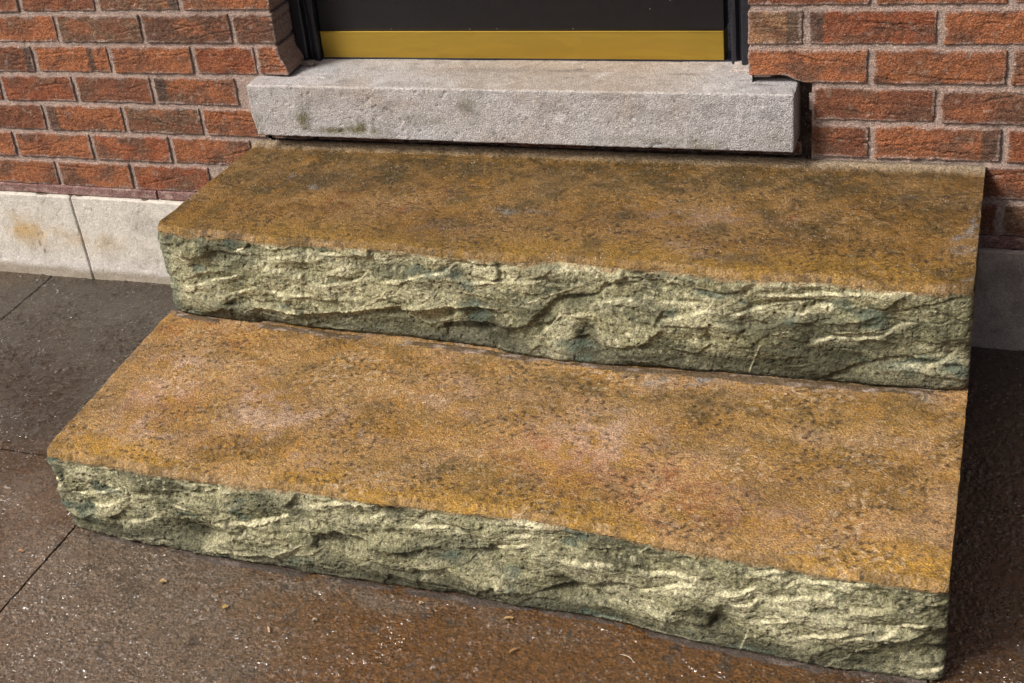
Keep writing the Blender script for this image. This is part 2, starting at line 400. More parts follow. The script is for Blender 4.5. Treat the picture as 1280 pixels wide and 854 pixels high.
# rough broken bricks under the sill, set back
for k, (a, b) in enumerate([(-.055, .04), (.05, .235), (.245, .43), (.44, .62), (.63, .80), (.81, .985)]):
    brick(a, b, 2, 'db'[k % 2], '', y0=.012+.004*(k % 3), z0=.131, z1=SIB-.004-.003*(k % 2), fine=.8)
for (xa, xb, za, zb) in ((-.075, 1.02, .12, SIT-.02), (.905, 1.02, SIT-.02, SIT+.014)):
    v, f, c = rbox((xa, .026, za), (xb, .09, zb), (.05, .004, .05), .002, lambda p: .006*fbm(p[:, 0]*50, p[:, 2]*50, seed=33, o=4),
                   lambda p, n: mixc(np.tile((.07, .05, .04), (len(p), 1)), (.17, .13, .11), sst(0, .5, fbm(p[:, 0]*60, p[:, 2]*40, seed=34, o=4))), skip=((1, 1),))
    mesh('mortar_bed', v, f, M_mortar, wall, c)
v, f, c = rbox((.862, .045, SIT-.002), (.8995, .10, SIT+.0055), .003, .002, lambda p: .0025*fbm(p[:, 0]*90, p[:, 1]*90, seed=36, o=3), lambda p, n: np.tile((.50, .45, .42), (len(p), 1)))
mesh('mortar', v, f, M_mortar, wall, c)
# mortar: joints tooled back about 4 mm
def mortar_sheet(x0, x1, z0, z1, st=.0045, y=.0042, jam=None):
    nx, nz = int((x1-x0)/st)+2, int((z1-z0)/st)+2
    X, Z = np.meshgrid(np.linspace(x0, x1, nx), np.linspace(z0, z1, nz))
    Y = y+.0012*fbm(X*60, Z*60, seed=21, o=3)+.0010*fbm(X*14, Z*14, seed=22)
    V = np.stack([X, Y, Z], -1).reshape(-1, 3)
    c = np.tile(MORT, (V.shape[0], 1)); n = fbm(X*20, Z*20, seed=23).ravel(); c = mixc(c, MORT*.7, sst(0, .5, n)*.6); c = mixc(c, CREAM, sst(.1, .5, -n)*.4)
    Fq = gridf(nz, nx); fc = V[Fq].mean(1); jn = .005*fbm(fc[:, 0]*50, fc[:, 2]*50, seed=35, o=3); fc = fc+np.stack([jn, 0*jn, jn], 1)
    hole = (fc[:, 2] > .1295) & (((fc[:, 0] > -.057) & (fc[:, 0] < .2) & (fc[:, 2] < SIT)) | ((fc[:, 0] > .7) & (fc[:, 0] < 1.003) & (fc[:, 2] < SIT+.013)))
    mesh('mortar', V, Fq[~hole], M_mortar, wall, c)
mortar_sheet(-1.45, -.0045, -.0165, 8*CO); mortar_sheet(W+.0045, 2.1, -.0165, 8*CO)
mortar_sheet(-.0045, W+.0045, -.0165, 2*CO-.003, st=.012)
for xa, sg in ((-.0052, 1), (W+.0052, -1)):              # reveals
    nz, ny = 60, 14
    Yg, Z = np.meshgrid(np.linspace(.004, .12, ny), np.linspace(SIT-.02, 8*CO, nz)); X = xa+.0008*fbm(Yg*60, Z*60, seed=30)
    mesh('mortar', np.stack([X, Yg, Z], -1), gridf(nz, ny, sg > 0), M_mortar, wall, np.tile(MORT*.8, (X.size, 1)))
# purple-grey bed of mortar squeezed out over the foundation
def bedstrip(x0, x1):
    v, f, c = rbox((x0, -.004, -.0172), (x1, .02, .0035), (.01, .003, .004), .003, lambda p: .0012*fbm(p[:, 0]*50, p[:, 2]*50, p[:, 1]*50, o=3)+.0012*fbm(p[:, 0]*9, p[:, 2]*3, seed=5),
                   lambda p, n: mixc(np.tile((.22, .125, .115), (len(p), 1)), (.33, .23, .20), sst(-.1, .4, fbm(p[:, 0]*30, p[:, 2]*60, seed=31))), skip=((1, 1),))
    mesh('mortar_bed', v, f, M_mortar, wall, c)
bedstrip(-1.45, -.357); bedstrip(-.354, -.02); bedstrip(1.2, 2.1)
# the rest of the house wall, beyond the frame: coursed bricks joined into one part
bv, bf = [], []
def cheap(x0, x1, z0, z1, y0=.001, d=.09):
    n = len(bv); r = .002
    for (x, y, z) in ((x0, y0, z0), (x1, y0, z0), (x1, y0, z1), (x0, y0, z1), (x0, y0+d, z0), (x1, y0+d, z0), (x1, y0+d, z1), (x0, y0+d, z1)): bv.append((x, y, z))
    for q in ((0, 1, 2, 3), (1, 5, 6, 2), (3, 2, 6, 7), (4, 0, 3, 7), (4, 5, 1, 0)): bf.append(tuple(n+i for i in q))
for row in range(0, 42):
    z0, z1 = row*CO+JT, (row+1)*CO-JT; o = 0 if row % 2 else P/2
    segs = []
    if row < 8: segs = [(-5, -1.46), (2.11, 6)]
    elif row < 33: segs = [(-5, 0), (W, 6)]
    else: segs = [(-5, 6)]
    for a, b in segs:
        x = math.floor(a/P)*P+o
        while x < b:
            xa, xb = max(a, x+JT), min(b, x+P-JT)
            if xb-xa > .03: cheap(xa, xb, z0, z1)
            x += P
bv = np.array(bv); cc = np.array([pal[random.choice('roobdo')] for _ in range(len(bv)//8)]).repeat(8, 0)
tag(mesh('brick', bv, bf, M_brick, wall, cc, smooth=False), kind='stuff')
for (a, b, z0, z1) in ((-5, -1.46, -.0165, 42*CO), (2.11, 6, -.0165, 42*CO), (-1.46, -.004, 8*CO, 42*CO), (W+.004, 2.11, 8*CO, 42*CO), (-.004, W+.004, 33*CO, 42*CO)):
    v, f, c = rbox((a, .0055, z0), (b, .1, z1), 3, .0005); mesh('mortar', v, f, M_mortar, wall, np.tile(MORT, (len(v), 1)))

# ================================================================== foundation
fnd = tag(empty('foundation_wall', (0, 0, ZG)), 'pale concrete block foundation under the red brick, at the foot of the wall', 'foundation')
def fblock(x0, x1, right=False):
    ochre = [(20, 285, .13, .035, .8), (110, 300, .10, .025, .4), (0, 335, .05, .02, .5)]
    def colf(p, n):
        x, z = p[:, 0], p[:, 2]; c = np.tile((.61, .58, .52) if not right else (.46, .40, .35), (len(x), 1))
        n1 = fbm(x*12, z*12, seed=41, o=4); c = mixc(c, c*.72, sst(.0, .5, n1)*.7)
        if not right:
            c = mixc(c, (.12, .11, .10), blobs(x, z, [(48, 303, .003, .007, 1.2), (54, 313, .0025, .006, 1.2), (114, 261, .002, .004, 1.2), (170, 285, .002, .003, 1), (70, 268, .002, .002, 1)], 1, -.01))
            c = mixc(c, (.50, .33, .13), blobs(x, z, ochre, 1, -.01)*sst(-.35, .3, n1)); c = mixc(c, (.62, .60, .58), sst(-.16, -.2, z+.012*n1)*.6)
            c = mixc(c, (.25, .20, .13), sst(-.195, -.212, z+.008*n1)*.7)
        else: c = mixc(c, (.22, .19, .17), sst(0, .5, -n1)*.6)
        return c
    def disp(p):
        x, z = p[:, 0], p[:, 2]
        pits = np.clip(fbm(x*70, z*70, seed=43, o=2)-.42, 0, 1)
        return .0012*fbm(x*30, z*30, p[:, 1]*30, o=4)-.006*pits
    v, f, c = rbox((x0, -.012, ZG-.04), (x1, .19, -.0185), (.03, .0035, .01), .004, disp, colf, skip=((1, 1),))
    def lean(V):
        V = V.copy(); V[:, 0] += (-.0165-V[:, 2])*.045; return V
    mesh('foundation_block', lean(v) if not right else v, f, M_found, fnd, c)
fblock(-1.19, -.5845-.0016); fblock(-.5845+.0016, .02); fblock(1.15, 1.75, True)
v, f, c = rbox((-5, -.006, ZG-.05), (6, .18, -.019), 2, .001); mesh('foundation_block', v, f, M_found, fnd, np.tile((.16, .13, .10), (len(v), 1)))

# ================================================================== sill
def sill_col(p, n):
    x, y, z = p.T; c = np.tile((.46, .44, .435), (len(x), 1))
    n1 = fbm(x*8, z*10+y*10, seed=51, o=4); c = mixc(c, (.48, .475, .485), sst(0, .5, n1)); c = mixc(c, (.40, .35, .31), sst(0, .5, -n1)*.7); c = mixc(c, (.30, .28, .26), sst(.1, .5, fbm(x*9, z*20+y*20, seed=55, o=5))*.6)
    c = mixc(c, (.40, .40, .42), sst(.7, .95, x)*.6)
    top = n[:, 2] > .6
    c = mixc(c, (.40, .335, .275), np.where(top, sst(.2, .5, x)*(1-sst(.7, .9, x)), 0)*.7)
    c = mixc(c, (.17, .155, .09), (blobs(x, z, [(378, 148, .016, .018, 1.3), (455, 160, .03, .012, 1.1), (880, 185, .025, .014, .9), (420, 163, .06, .008, 1.0), (320, 150, .012, .03, .5), (530, 150, .05, .010, .5), (585, 130, .03, .03, .45), (800, 175, .08, .008, .5), (970, 175, .02, .02, .4)], 1, -.045))*(.8+1.2*fbm(x*50, z*50, seed=52)))
    c = mixc(c, c*.62, sst(.12, .45, fbm(x*26, z*30+y*30, seed=56, o=5))*.55); c = mixc(c, (.62, .60, .60), sst(.25, .5, -fbm(x*16, z*16+y*16, seed=58, o=5))*.5)
    c = mixc(c, (.18, .16, .14), (blobs(x, y, [(620, 88, .10, .012, .5), (710, 88, .04, .006, .7), (725, 86, .01, .004, .9), (855, 93, .03, .004, .9), (930, 101, .012, .003, 1), (950, 106, .03, .003, 1)], 2, SIT))*top)
    c = mixc(c, (.60, .57, .54), sst(.004, .0, np.abs(z-SIT+.003)+np.abs(y+.043))*.8)
    return c
def sill_disp(p):
    x, y, z = p.T
    pits = np.clip(fbm(x*120, z*120, y*120, seed=53, o=2)-.45, 0, 1)
    r = .0007*fbm(x*80, z*80, y*80, o=3)+.0014*fbm(x*7, z*7, y*7, o=3)-.007*pits
    for px, py in ((454, 138), (458, 142), (471, 146), (467, 150), (438, 148), (505, 163), (525, 164)):
        a = at(px, py, 1, -.045); r = r-.0035*np.exp(-(((x-a[0])/.0028)**2+((z-a[2])/.0022)**2))*(y < -.03)
    return r
def sill_warp(p):
    p = p.copy(); e = sst(.03, 0, p[:, 0]+.0591)*sst(SIB+.05, SIB, p[:, 2]); p[:, 0] += .006*e
    p[:, 2] += np.where(p[:, 1] < 0, -.0005, 0)
    return p
v, f, c = rbox((-.0591, -.045, SIB), (.9811, .128, SIT), (.006, .0028, .0045), .0038, sill_disp, sill_col, warp=sill_warp)
sill = mesh('door_sill', v, f, M_sill, None, c)
tag(sill, 'thick pale grey limestone sill below the black door, above the upper step', 'sill')

# ================================================================== door and frame
door = tag(empty('door', (W/2, .1, SIT)), 'black door leaf with a dull brass strip along its bottom edge', 'door')
DY = .0988
v, f, c = rbox((.047, DY+.004, SIT+.0572), (.8415, DY+.046, SIT+2.02), .3, .0015); mesh('door_panel', v, f, M_door, door)
v, f, c = rbox((.0475, DY, SIT+.0035), (.841, DY+.040, SIT+.0568), .1, .0012); mesh('kick_plate', v, f, M_brass, door)
v, f, c = rbox((.0475, DY-.0012, SIT+.0558), (.841, DY+.0035, SIT+.0582), .1, .0006); mesh('plate_lip', v, f, M_brass, door)
frame = tag(empty('door_frame', (W/2, .08, SIT)), 'black painted door frame standing between the brick reveals', 'door frame')
def jamb(side):
    prof = [(.0015, .062), (.0015, .058), (.006, .055), (.022, .055), (.0245, .058), (.0250, .074), (.0285, .077), (.031, .077), (.0325, .072), (.036, .068), (.041, .068), (.0445, .072), (.0455, .080), (.0455, .15), (.0015, .15)]
    n = len(prof); zz = np.concatenate([np.linspace(SIT+.0012, SIT+.25, 40), [SIT+2.06]]); V = []
    for z in zz:
        for a, b in prof:
            x = a if side < 0 else W-a; b = b+.018
            wob = .0006*float(perlin(a*90, z*25, b*50))
            V.append((x+wob, b+wob-(.0 if side < 0 else .0), z))
    k = len(zz)
    Fq = [(i*n+j, i*n+(j+1) % n, (i+1)*n+(j+1) % n, (i+1)*n+j) for i in range(k-1) for j in range(n)]
    Fq = [q if side < 0 else q[::-1] for q in Fq]
    o = mesh('jamb', V, Fq, M_frame, frame, smooth=False)
jamb(-1); jamb(1)
v, f, c = rbox((.001, .056, SIT+2.062), (W-.001, .15, SIT+2.11), .3, .002); mesh('head', v, f, M_frame, frame)
v, f, c = rbox((.0462, .099, SIT+.0005), (.8537, .15, SIT+.0033), .3, .0006); mesh('threshold_strip', v, f, M_frame, frame)
# dark house interior side closing the opening
# crumbs of old caulk at the foot of the left jamb
ck = []; ckf = []; n0 = 0
for px, py, r in [(353, 70, .006), (362, 69, .007), (372, 69, .006), (379, 72, .007), (386, 74, .006), (392, 72, .006), (383, 78, .004), (356, 77, .004), (377, 66, .004), (366, 74, .004)]:
    a = at(px, py, 2, SIT+.004); a[0] = .004+(px-352)*.0009; a[1] = .072-.012*((px*7) % 5)/4; r = r*.85
    V, Fq, _ = rbox(a-np.array((r*1.3, r, .004)), a+np.array((r*1.3, r, .004+r*.3)), r*.7, r*.5, lambda p: .0016*fbm(p[:, 0]*220, p[:, 2]*220, p[:, 1]*220, o=2))
    ck.append(V); ckf.append(Fq+n0); n0 += len(V)
ckv = np.concatenate(ck)
o = mesh('caulk_crumbs', ckv, np.concatenate(ckf), M_debris, None, mixc(np.tile((.16, .13, .11), (len(ckv), 1)), (.45, .38, .31), sst(0, .4, fbm(ckv[:, 0]*120, ckv[:, 1]*120, seed=3))))
tag(o, 'crumbled beige caulk in the left corner of the sill, at the foot of the black jamb', 'caulk', kind='stuff')

# ================================================================== steps
GOLD = np.array((.36, .185, .032)) ; TAN = np.array((.41, .245, .085)); PINK = np.array((.54, .36, .24)); OLIVE = np.array((.15, .095, .022))
RED = np.array((.36, .15, .05)); GREY = np.array((.33, .31, .29)); LIPC = np.array((.27, .175, .08)); AMBER = np.array((.43, .245, .04))
def build_step(label, front, base, ztop, zbot, backL, backR, crests, dark, pale, tread_blobs, upper):
    root = tag(empty('concrete_step', (.6, 0 if upper else -.4, zbot)), label, 'step')
    fr = trace(front, 2, ztop-.009); bs_ = trace(base, 2, zbot)
    xl0, xr0 = fr[0, 0], fr[-1, 0]; bl = at(*backL, 2, ztop); br = at(*backR, 2, ztop)
    bl[1] = br[1] = max(bl[1], br[1], ) if not upper else -.0015
    nx = 1150
    u = np.linspace(0, 1, nx)
    def rnd(d, r): t = np.clip(1-d/r, 0, 1); return r*(1-np.sqrt(np.clip(1-t*t, 0, 1)))
    def corner(U): return .55*rnd(U*(xr0-xl0), .026)+.7*rnd((1-U)*(xr0-xl0), .016)
    # ---- tread
    nt_ = 215 if upper else 230
    v = np.linspace(0, 1, nt_)                               # 0 back, 1 front
    U, Vv = np.meshgrid(u[::2], v); nu = U.shape[1]
    xf = xl0+(xr0-xl0)*U; yf = np.interp(xf, fr[:, 0], fr[:, 1]) + .0032*fbm(xf*42, xf*0, seed=60+upper, o=5) + .004*fbm(xf*8, xf*0, seed=62+upper, o=2) + corner(U)
    xb = bl[0]+(br[0]-bl[0])*U; yb = bl[1]+(br[1]-bl[1])*U
    X = xb+(xf-xb)*Vv; Y = yb+(yf-yb)*Vv
    # ragged left edge, straighter right edge
    X = X + (.0035*fbm(Y*24, Y*0, seed=64+upper, o=4)-.001)*(1-sst(0, .02, U)) + .0012*fbm(Y*30, Y*0, seed=66, o=3)*sst(.98, 1, U)
    df = (yf-Y)*-1; dl = (xf-xf)+U*(xr0-xl0); dr = (1-U)*(xr0-xl0)
    pits = np.clip(fbm(X*115, Y*115, seed=67, o=2)-.20, 0, .5)
    Z = ztop+.0024*fbm(X*4, Y*6, seed=68)+.0013*fbm(X*24, Y*24, seed=69, o=4)+.0007*fbm(X*120, Y*120, seed=70, o=3)-.005*pits*sst(-.3, .3, fbm(X*6, Y*6, seed=71))
    df = np.abs(Y-yf); lr = .014
    Z = Z-.8*rnd(df, lr)-.6*rnd(dl, .006)-.4*rnd(dr, .004)
    if upper: Z = Z+.0085*sst(.030, .002, np.abs(Y-yb)+.006*fbm(X*30, Y*30, seed=57, o=3))
    Z = Z+.0034*fbm(X*75, Y*75, seed=72, o=4)*sst(.020, .004, df)
    # crumbled nicks along the lip
    Z = Z-.006*sst(.35, .6, fbm(X*20, Y*0+2, seed=73, o=3))*sst(.012, .003, df)
    c = np.tile(TAN, (X.size, 1)); x1, y1 = X.ravel(), Y.ravel(); d1 = df.ravel()
    n1 = fbm(x1*7, y1*9, seed=74+upper, o=5); n2 = fbm(x1*30, y1*30, seed=75, o=4); n3 = fbm(x1*90, y1*90, seed=76, o=3)
    wx, wy = x1+.09*fbm(x1*7, y1*11, seed=77, o=4), y1+.045*fbm(x1*9, y1*13, seed=78, o=4)
    T = lambda k: blobs(wx, wy, tread_blobs.get(k, []), 2, ztop) if tread_blobs.get(k) else 0*x1
    depth = (Y-yb).ravel()*-1
    c = mixc(c, GOLD, sst(-.45, .3, n1+.5*n2)*.8+.2*upper)
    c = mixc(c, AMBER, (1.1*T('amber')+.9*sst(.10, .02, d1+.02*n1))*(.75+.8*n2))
    c = mixc(c, c*.62, sst(.02, .4, n2+.35*n1)*.8)
    c = mixc(c, OLIVE, .85*T('olive')*(.9+1.2*n2)+(.75 if upper else .5)*sst(-.05, .5, fbm(x1*13, y1*15, seed=79+upper, o=5)))
    c = mixc(c, PINK, T('pink')*(.8+2.6*n2+.8*n3)+.25*sst(.05, .45, n3)*(0 if upper else 1)+(0 if upper else .25)*sst(.05, .4, fbm(x1*8, y1*11, seed=58, o=5)))
    c = mixc(c, RED, T('red')*(.6+2.0*n2)); c = mixc(c, GREY, T('grey')*(.7+1.6*n2))
    pk = sst(.20, .36, fbm(x1*115, y1*115, seed=67, o=2))*sst(-.25, .25, fbm(x1*9, y1*11, seed=53, o=3)); c = mixc(c, (.045, .028, .010), pk*.8)
    pl_ = sst(.20, .34, fbm(x1*85, y1*85, seed=52, o=2))*sst(-.1, .4, fbm(x1*7, y1*9, seed=51, o=3)); c = mixc(c, (.60, .46, .30), pl_*(.30 if upper else .55))
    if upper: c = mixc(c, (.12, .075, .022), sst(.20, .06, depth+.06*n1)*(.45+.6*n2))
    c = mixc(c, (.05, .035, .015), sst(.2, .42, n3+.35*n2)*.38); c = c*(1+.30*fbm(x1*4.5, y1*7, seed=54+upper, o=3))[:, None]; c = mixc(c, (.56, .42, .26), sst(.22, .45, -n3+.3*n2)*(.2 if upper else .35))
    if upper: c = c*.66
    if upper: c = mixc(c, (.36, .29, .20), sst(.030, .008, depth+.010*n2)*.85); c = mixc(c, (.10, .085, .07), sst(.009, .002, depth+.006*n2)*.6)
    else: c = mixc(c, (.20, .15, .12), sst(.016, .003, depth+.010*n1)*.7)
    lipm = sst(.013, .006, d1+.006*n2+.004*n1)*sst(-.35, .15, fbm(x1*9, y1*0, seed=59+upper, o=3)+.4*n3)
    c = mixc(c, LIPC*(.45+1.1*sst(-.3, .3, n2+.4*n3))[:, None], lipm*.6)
    Vt = np.stack([X, Y, Z], -1)
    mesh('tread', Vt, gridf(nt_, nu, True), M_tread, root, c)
    # ---- rock faced riser
    nz = 140; w_ = np.linspace(0, 1, nz); U, Wv = np.meshgrid(u, w_)
    ztl = ztop-.0108
    xe = xl0+(xr0-xl0)*U; xbb = bs_[0, 0]+(bs_[-1, 0]-bs_[0, 0])*U
    X = xe+(xbb-xe)*Wv
    zb_ = (zbot-.004) if upper else gz(X, -.84)-.004
    Z = ztl+(zb_-ztl)*Wv
    ytop = np.interp(xe, fr[:, 0], fr[:, 1]) + .0032*fbm(xe*42, xe*0, seed=60+upper, o=5) + .004*fbm(xe*8, xe*0, seed=62+upper, o=2) + corner(U)
    ybot = np.interp(X, bs_[:, 0], bs_[:, 1])
    y0 = ytop+(ybot+corner(U)-ytop)*Wv
    ymid = float(np.mean(fr[:, 1]))
    sd = 80+upper*7
    def facets(n, k, asp, amp_, slope, seed):            # broken planes with fairly crisp arrises
        rs = np.random.RandomState(seed); cx_ = rs.uniform(xl0, xr0, n); cz_ = rs.uniform(zbot, ztop, n)
        wx_ = X+.018*fbm(X*9, Z*14, seed=seed, o=4)+.0035*fbm(X*50, Z*60, seed=seed+3, o=3); wz_ = Z+.010*fbm(X*9, Z*14, seed=seed+1, o=4)+.003*fbm(X*50, Z*60, seed=seed+2, o=3)
        num = 0; den = 0; dmin = np.full(X.shape, 1e9)
        for a, b in zip(cx_, cz_): dmin = np.minimum(dmin, ((wx_-a)/asp)**2+(wz_-b)**2)
        for a, b in zip(cx_, cz_):
            d2 = ((wx_-a)/asp)**2+(wz_-b)**2; wt = np.exp(-(d2-dmin)*k)
            pl = amp_*rs.normal()+slope*rs.normal()*(wx_-a)*.7+slope*(rs.normal()*.9-.1)*(wz_-b)
            num = num+wt*pl; den = den+wt
        return num/den
    h = (.25*facets(34, 9000, 2.8, .0050, .33, 11+upper)+.5*facets(170, 40000, 2.4, .0016, .30, 21+upper))*sst(1.02, .72, Wv)+.0040*fbm(X*20+Z*8, Z*26, seed=sd+1, o=6, gain=.65)
    # broken ledges: rise slowly, then break back sharply
    sfield = (Z-.10*X)/.030+1.5*fbm(X*7, Z*13, seed=sd+2, o=3)+.35*fbm(X*30, Z*40, seed=sd+3, o=3)
    t = sfield-np.floor(sfield); cell = np.floor(sfield)
    amp = sst(-.15, .45, fbm(X*9, cell*3.7, seed=sd+4, o=2)); prof = np.where(t < .86, t/.86, (1-t)/.14)
    h = h+.0026*amp*(prof-.5)
    sf2 = (Z+.05*X)/.011+1.3*fbm(X*18, Z*30, seed=sd+5, o=3); t2 = sf2-np.floor(sf2)
    a2 = sst(.0, .5, fbm(X*16, np.floor(sf2)*2.3, seed=sd+6, o=2)); h = h+.0009*a2*(np.where(t2 < .8, t2/.8, (1-t2)/.2)-.5)
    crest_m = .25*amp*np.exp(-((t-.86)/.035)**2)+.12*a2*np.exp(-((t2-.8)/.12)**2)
    below = 0*X
    for typ, pts in crests:
        p = trace(pts, 1, ymid)
        if abs(p[-1, 0]-p[0, 0]) < .018:                         # a steep scratch: measured along z
            o_ = np.argsort(p[:, 2]); xc = np.interp(Z, p[o_, 2], p[o_, 0]); on = sst(p[:, 2].min()-.004, p[:, 2].min()+.004, Z)*sst(p[:, 2].max()+.004, p[:, 2].max()-.004, Z)
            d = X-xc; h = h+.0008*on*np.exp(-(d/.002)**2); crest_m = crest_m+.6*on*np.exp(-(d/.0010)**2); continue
        o_ = np.argsort(p[:, 0]); px_, pz_ = p[o_, 0], p[o_, 2]
        zc = np.interp(X, px_, pz_)+.0014*fbm(X*70, X*0, seed=sd+9, o=3)
        L_ = px_[-1]-px_[0]; e = min(.012, L_*.3); on = sst(px_[0]-e, px_[0]+e, X)*sst(px_[-1]+e, px_[-1]-e, X)
        d = Z-zc
        if typ == 'e':      # ledge: rock stands out below the line, scooped above
            h = h+on*(.0034*sst(.0026, -.0018, d)*np.exp(np.minimum(d, 0)/.014)-.0036*np.exp(-np.maximum(d, 0)/.012)*sst(-.001, .001, d))
        elif typ == 'l':    # lip: bright nose with the rock cut back below it
            h = h+on*(.003*np.exp(-(d/.004)**2)-(.010 if upper else .004)*sst(0, -.012, d))
        else:               # thin raised seam
            h = h+on*.0018*np.exp(-(d/.0026)**2)
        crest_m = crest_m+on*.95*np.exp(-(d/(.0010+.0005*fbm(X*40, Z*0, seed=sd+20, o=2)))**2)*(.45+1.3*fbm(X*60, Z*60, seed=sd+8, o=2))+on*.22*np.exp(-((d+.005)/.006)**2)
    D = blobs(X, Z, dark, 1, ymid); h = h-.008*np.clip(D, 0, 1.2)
    Pm = blobs(X, Z, pale, 1, ymid); h = h+.003*np.clip(Pm, 0, 1)
    fine = .0016*fbm(X*120, Z*150, seed=sd+10, o=4); pit = np.clip(fbm(X*150, Z*150, seed=sd+11, o=2)-.33, 0, 1)
    h = h+fine-.006*pit
    # rounding at the two ends and under the lip; foot drawn in a little
    XR = (xr0-xl0); h = h-.010*sst(.35, 1, Wv)*np.exp(-U*XR/.03)
    env = sst(0, .06, Wv); Yr = y0-(h*env+.001*env)+.010*sst(.92, 1, Wv)
    xx, zz = X.ravel(), Z.ravel(); hh = (h).ravel()
    g1 = fbm(xx*7, zz*15, seed=sd+12, o=5); g2 = fbm(xx*45, zz*55, seed=sd+13, o=4); g3 = fbm(xx*120, zz*120, seed=sd+14, o=3)
    ROCK = np.array((.275, .265, .150)); DK = np.array((.075, .075, .04)); PL = np.array((.68, .64, .42)); TEAL = np.array((.085, .115, .085))
    c = np.tile(ROCK, (xx.size, 1)); c = mixc(c, DK, sst(-.02, .42, g1+.45*g2)*.85); c = mixc(c, (.45, .43, .275), sst(-.05, .5, -g1+.5*g2)*.75)
    c = mixc(c, (.035, .035, .022), sst(.18, .5, g3+.3*g2)*.5); c = mixc(c, PL, sst(.15, .5, -g3+.4*g2)*.45)
    c = mixc(c, (.095, .10, .060), sst(.05, .45, fbm(xx*5, zz*11, seed=sd+30, o=4))*.75); c = mixc(c, (.46, .44, .29), sst(.05, .45, -fbm(xx*5, zz*11, seed=sd+30, o=4))*.4)
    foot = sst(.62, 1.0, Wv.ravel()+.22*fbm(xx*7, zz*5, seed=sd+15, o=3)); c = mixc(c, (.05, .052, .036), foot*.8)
    c = mixc(c, (.022, .018, .012), sst(.955, .985, Wv.ravel()+.02*g2)*.9)  # near-black contact shade painted along the very foot of the riser
    c = mixc(c, LIPC, sst(.035, .015, Wv.ravel()+.045*fbm(xx*30, zz*20, seed=sd+17, o=4)+.02*g2)*.8)
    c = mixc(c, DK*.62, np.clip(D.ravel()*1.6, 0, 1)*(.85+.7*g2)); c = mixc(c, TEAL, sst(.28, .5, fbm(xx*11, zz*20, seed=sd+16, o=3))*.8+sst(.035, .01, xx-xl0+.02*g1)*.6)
    c = mixc(c, PL*.9, np.clip(Pm.ravel(), 0, 1)*(.7+.8*g2)); c = mixc(c, PL*1.1, np.clip(crest_m.ravel(), 0, 1)*.9)  # worn crest lines coloured pale, the light they catch painted in
    c = mixc(c, (.03, .028, .02), np.clip(pit.ravel()*6, 0, 1)*.6)
    
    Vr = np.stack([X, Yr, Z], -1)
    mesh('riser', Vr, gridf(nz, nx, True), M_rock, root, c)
    # ---- cut ends
    for s in (0, 1):
        col = Vr[::2, -1 if s else 0]; k = np.linspace(0, 1, 60)
        backx = br[0] if s else bl[0]; yb0 = bl[1]
        A = col[:, None, :]*np.ones((1, 60, 1)); yy = A[..., 1]+(yb0-A[..., 1])*k
        edge = Vt[:, -1 if s else 0]; o_ = np.argsort(edge[:, 1])
        xe_ = np.interp(yy, edge[o_, 1], edge[o_, 0]); ze_ = np.interp(yy, edge[o_, 1], edge[o_, 2])
        wz = np.linspace(0, 1, A.shape[0])[:, None]
        x_ = xe_*(1-wz*0)+(A[..., 0]-xe_)*np.exp(-k*12) + (.0015*fbm(yy*60, A[..., 2]*60, seed=90, o=3) + .0015)*(1 if not s else -1)*sst(0, .1, k)*sst(0, .1, wz)
        z_ = A[..., 2]+(ze_-A[..., 2])*(1-wz)**6
        c = mixc(np.tile((.10, .085, .05), (x_.size, 1)), (.22, .19, .11), sst(-.2, .4, fbm(yy.ravel()*30, z_.ravel()*40, seed=91, o=4)))
        mesh('side', np.stack([x_, yy, z_], -1), gridf(A.shape[0], 60, not s), M_rock, root, c)
    # ---- little cement fillet where the riser lands
    bt = bs_; n = 420; uu = np.linspace(.008, .985, n); xx = bt[0, 0]+(bt[-1, 0]-bt[0, 0])*uu; yb_ = np.interp(xx, bt[:, 0], bt[:, 1])
    zb2 = np.full(n, zbot) if upper else gz(xx, -.85)
    wd = (.010 if upper else .009)*(1+.5*fbm(xx*6, xx*0, seed=92+upper)); hgt = (.0035 if upper else .004)*sst(-.5, .3, fbm(xx*9, xx*0, seed=94+upper, o=3))
    rows = []
    for tt in np.linspace(0, 1, 9):
        yy = yb_+.006-(wd+.006)*tt+.0014*fbm(xx*50, xx*0+tt, seed=95, o=2)
        zz = zb2-.0015+(hgt+.0012)*math.sin(math.pi*min(1, .35+tt*.65))+.0007*fbm(xx*120, xx*0+tt*4, seed=96, o=2)
        rows.append(np.stack([xx, yy, zz], -1))
    Vb = np.array(rows); cb = mixc(np.tile((.10, .065, .03) if upper else (.05, .036, .026), (Vb.shape[0]*n, 1)), (.27, .21, .17) if upper else (.11, .085, .07), sst(0, .4, fbm(Vb[..., 0].ravel()*30, Vb[..., 1].ravel()*90, seed=97)))
    mesh('cement_fillet', Vb, gridf(9, n, True), M_bead, root, cb)
    return root

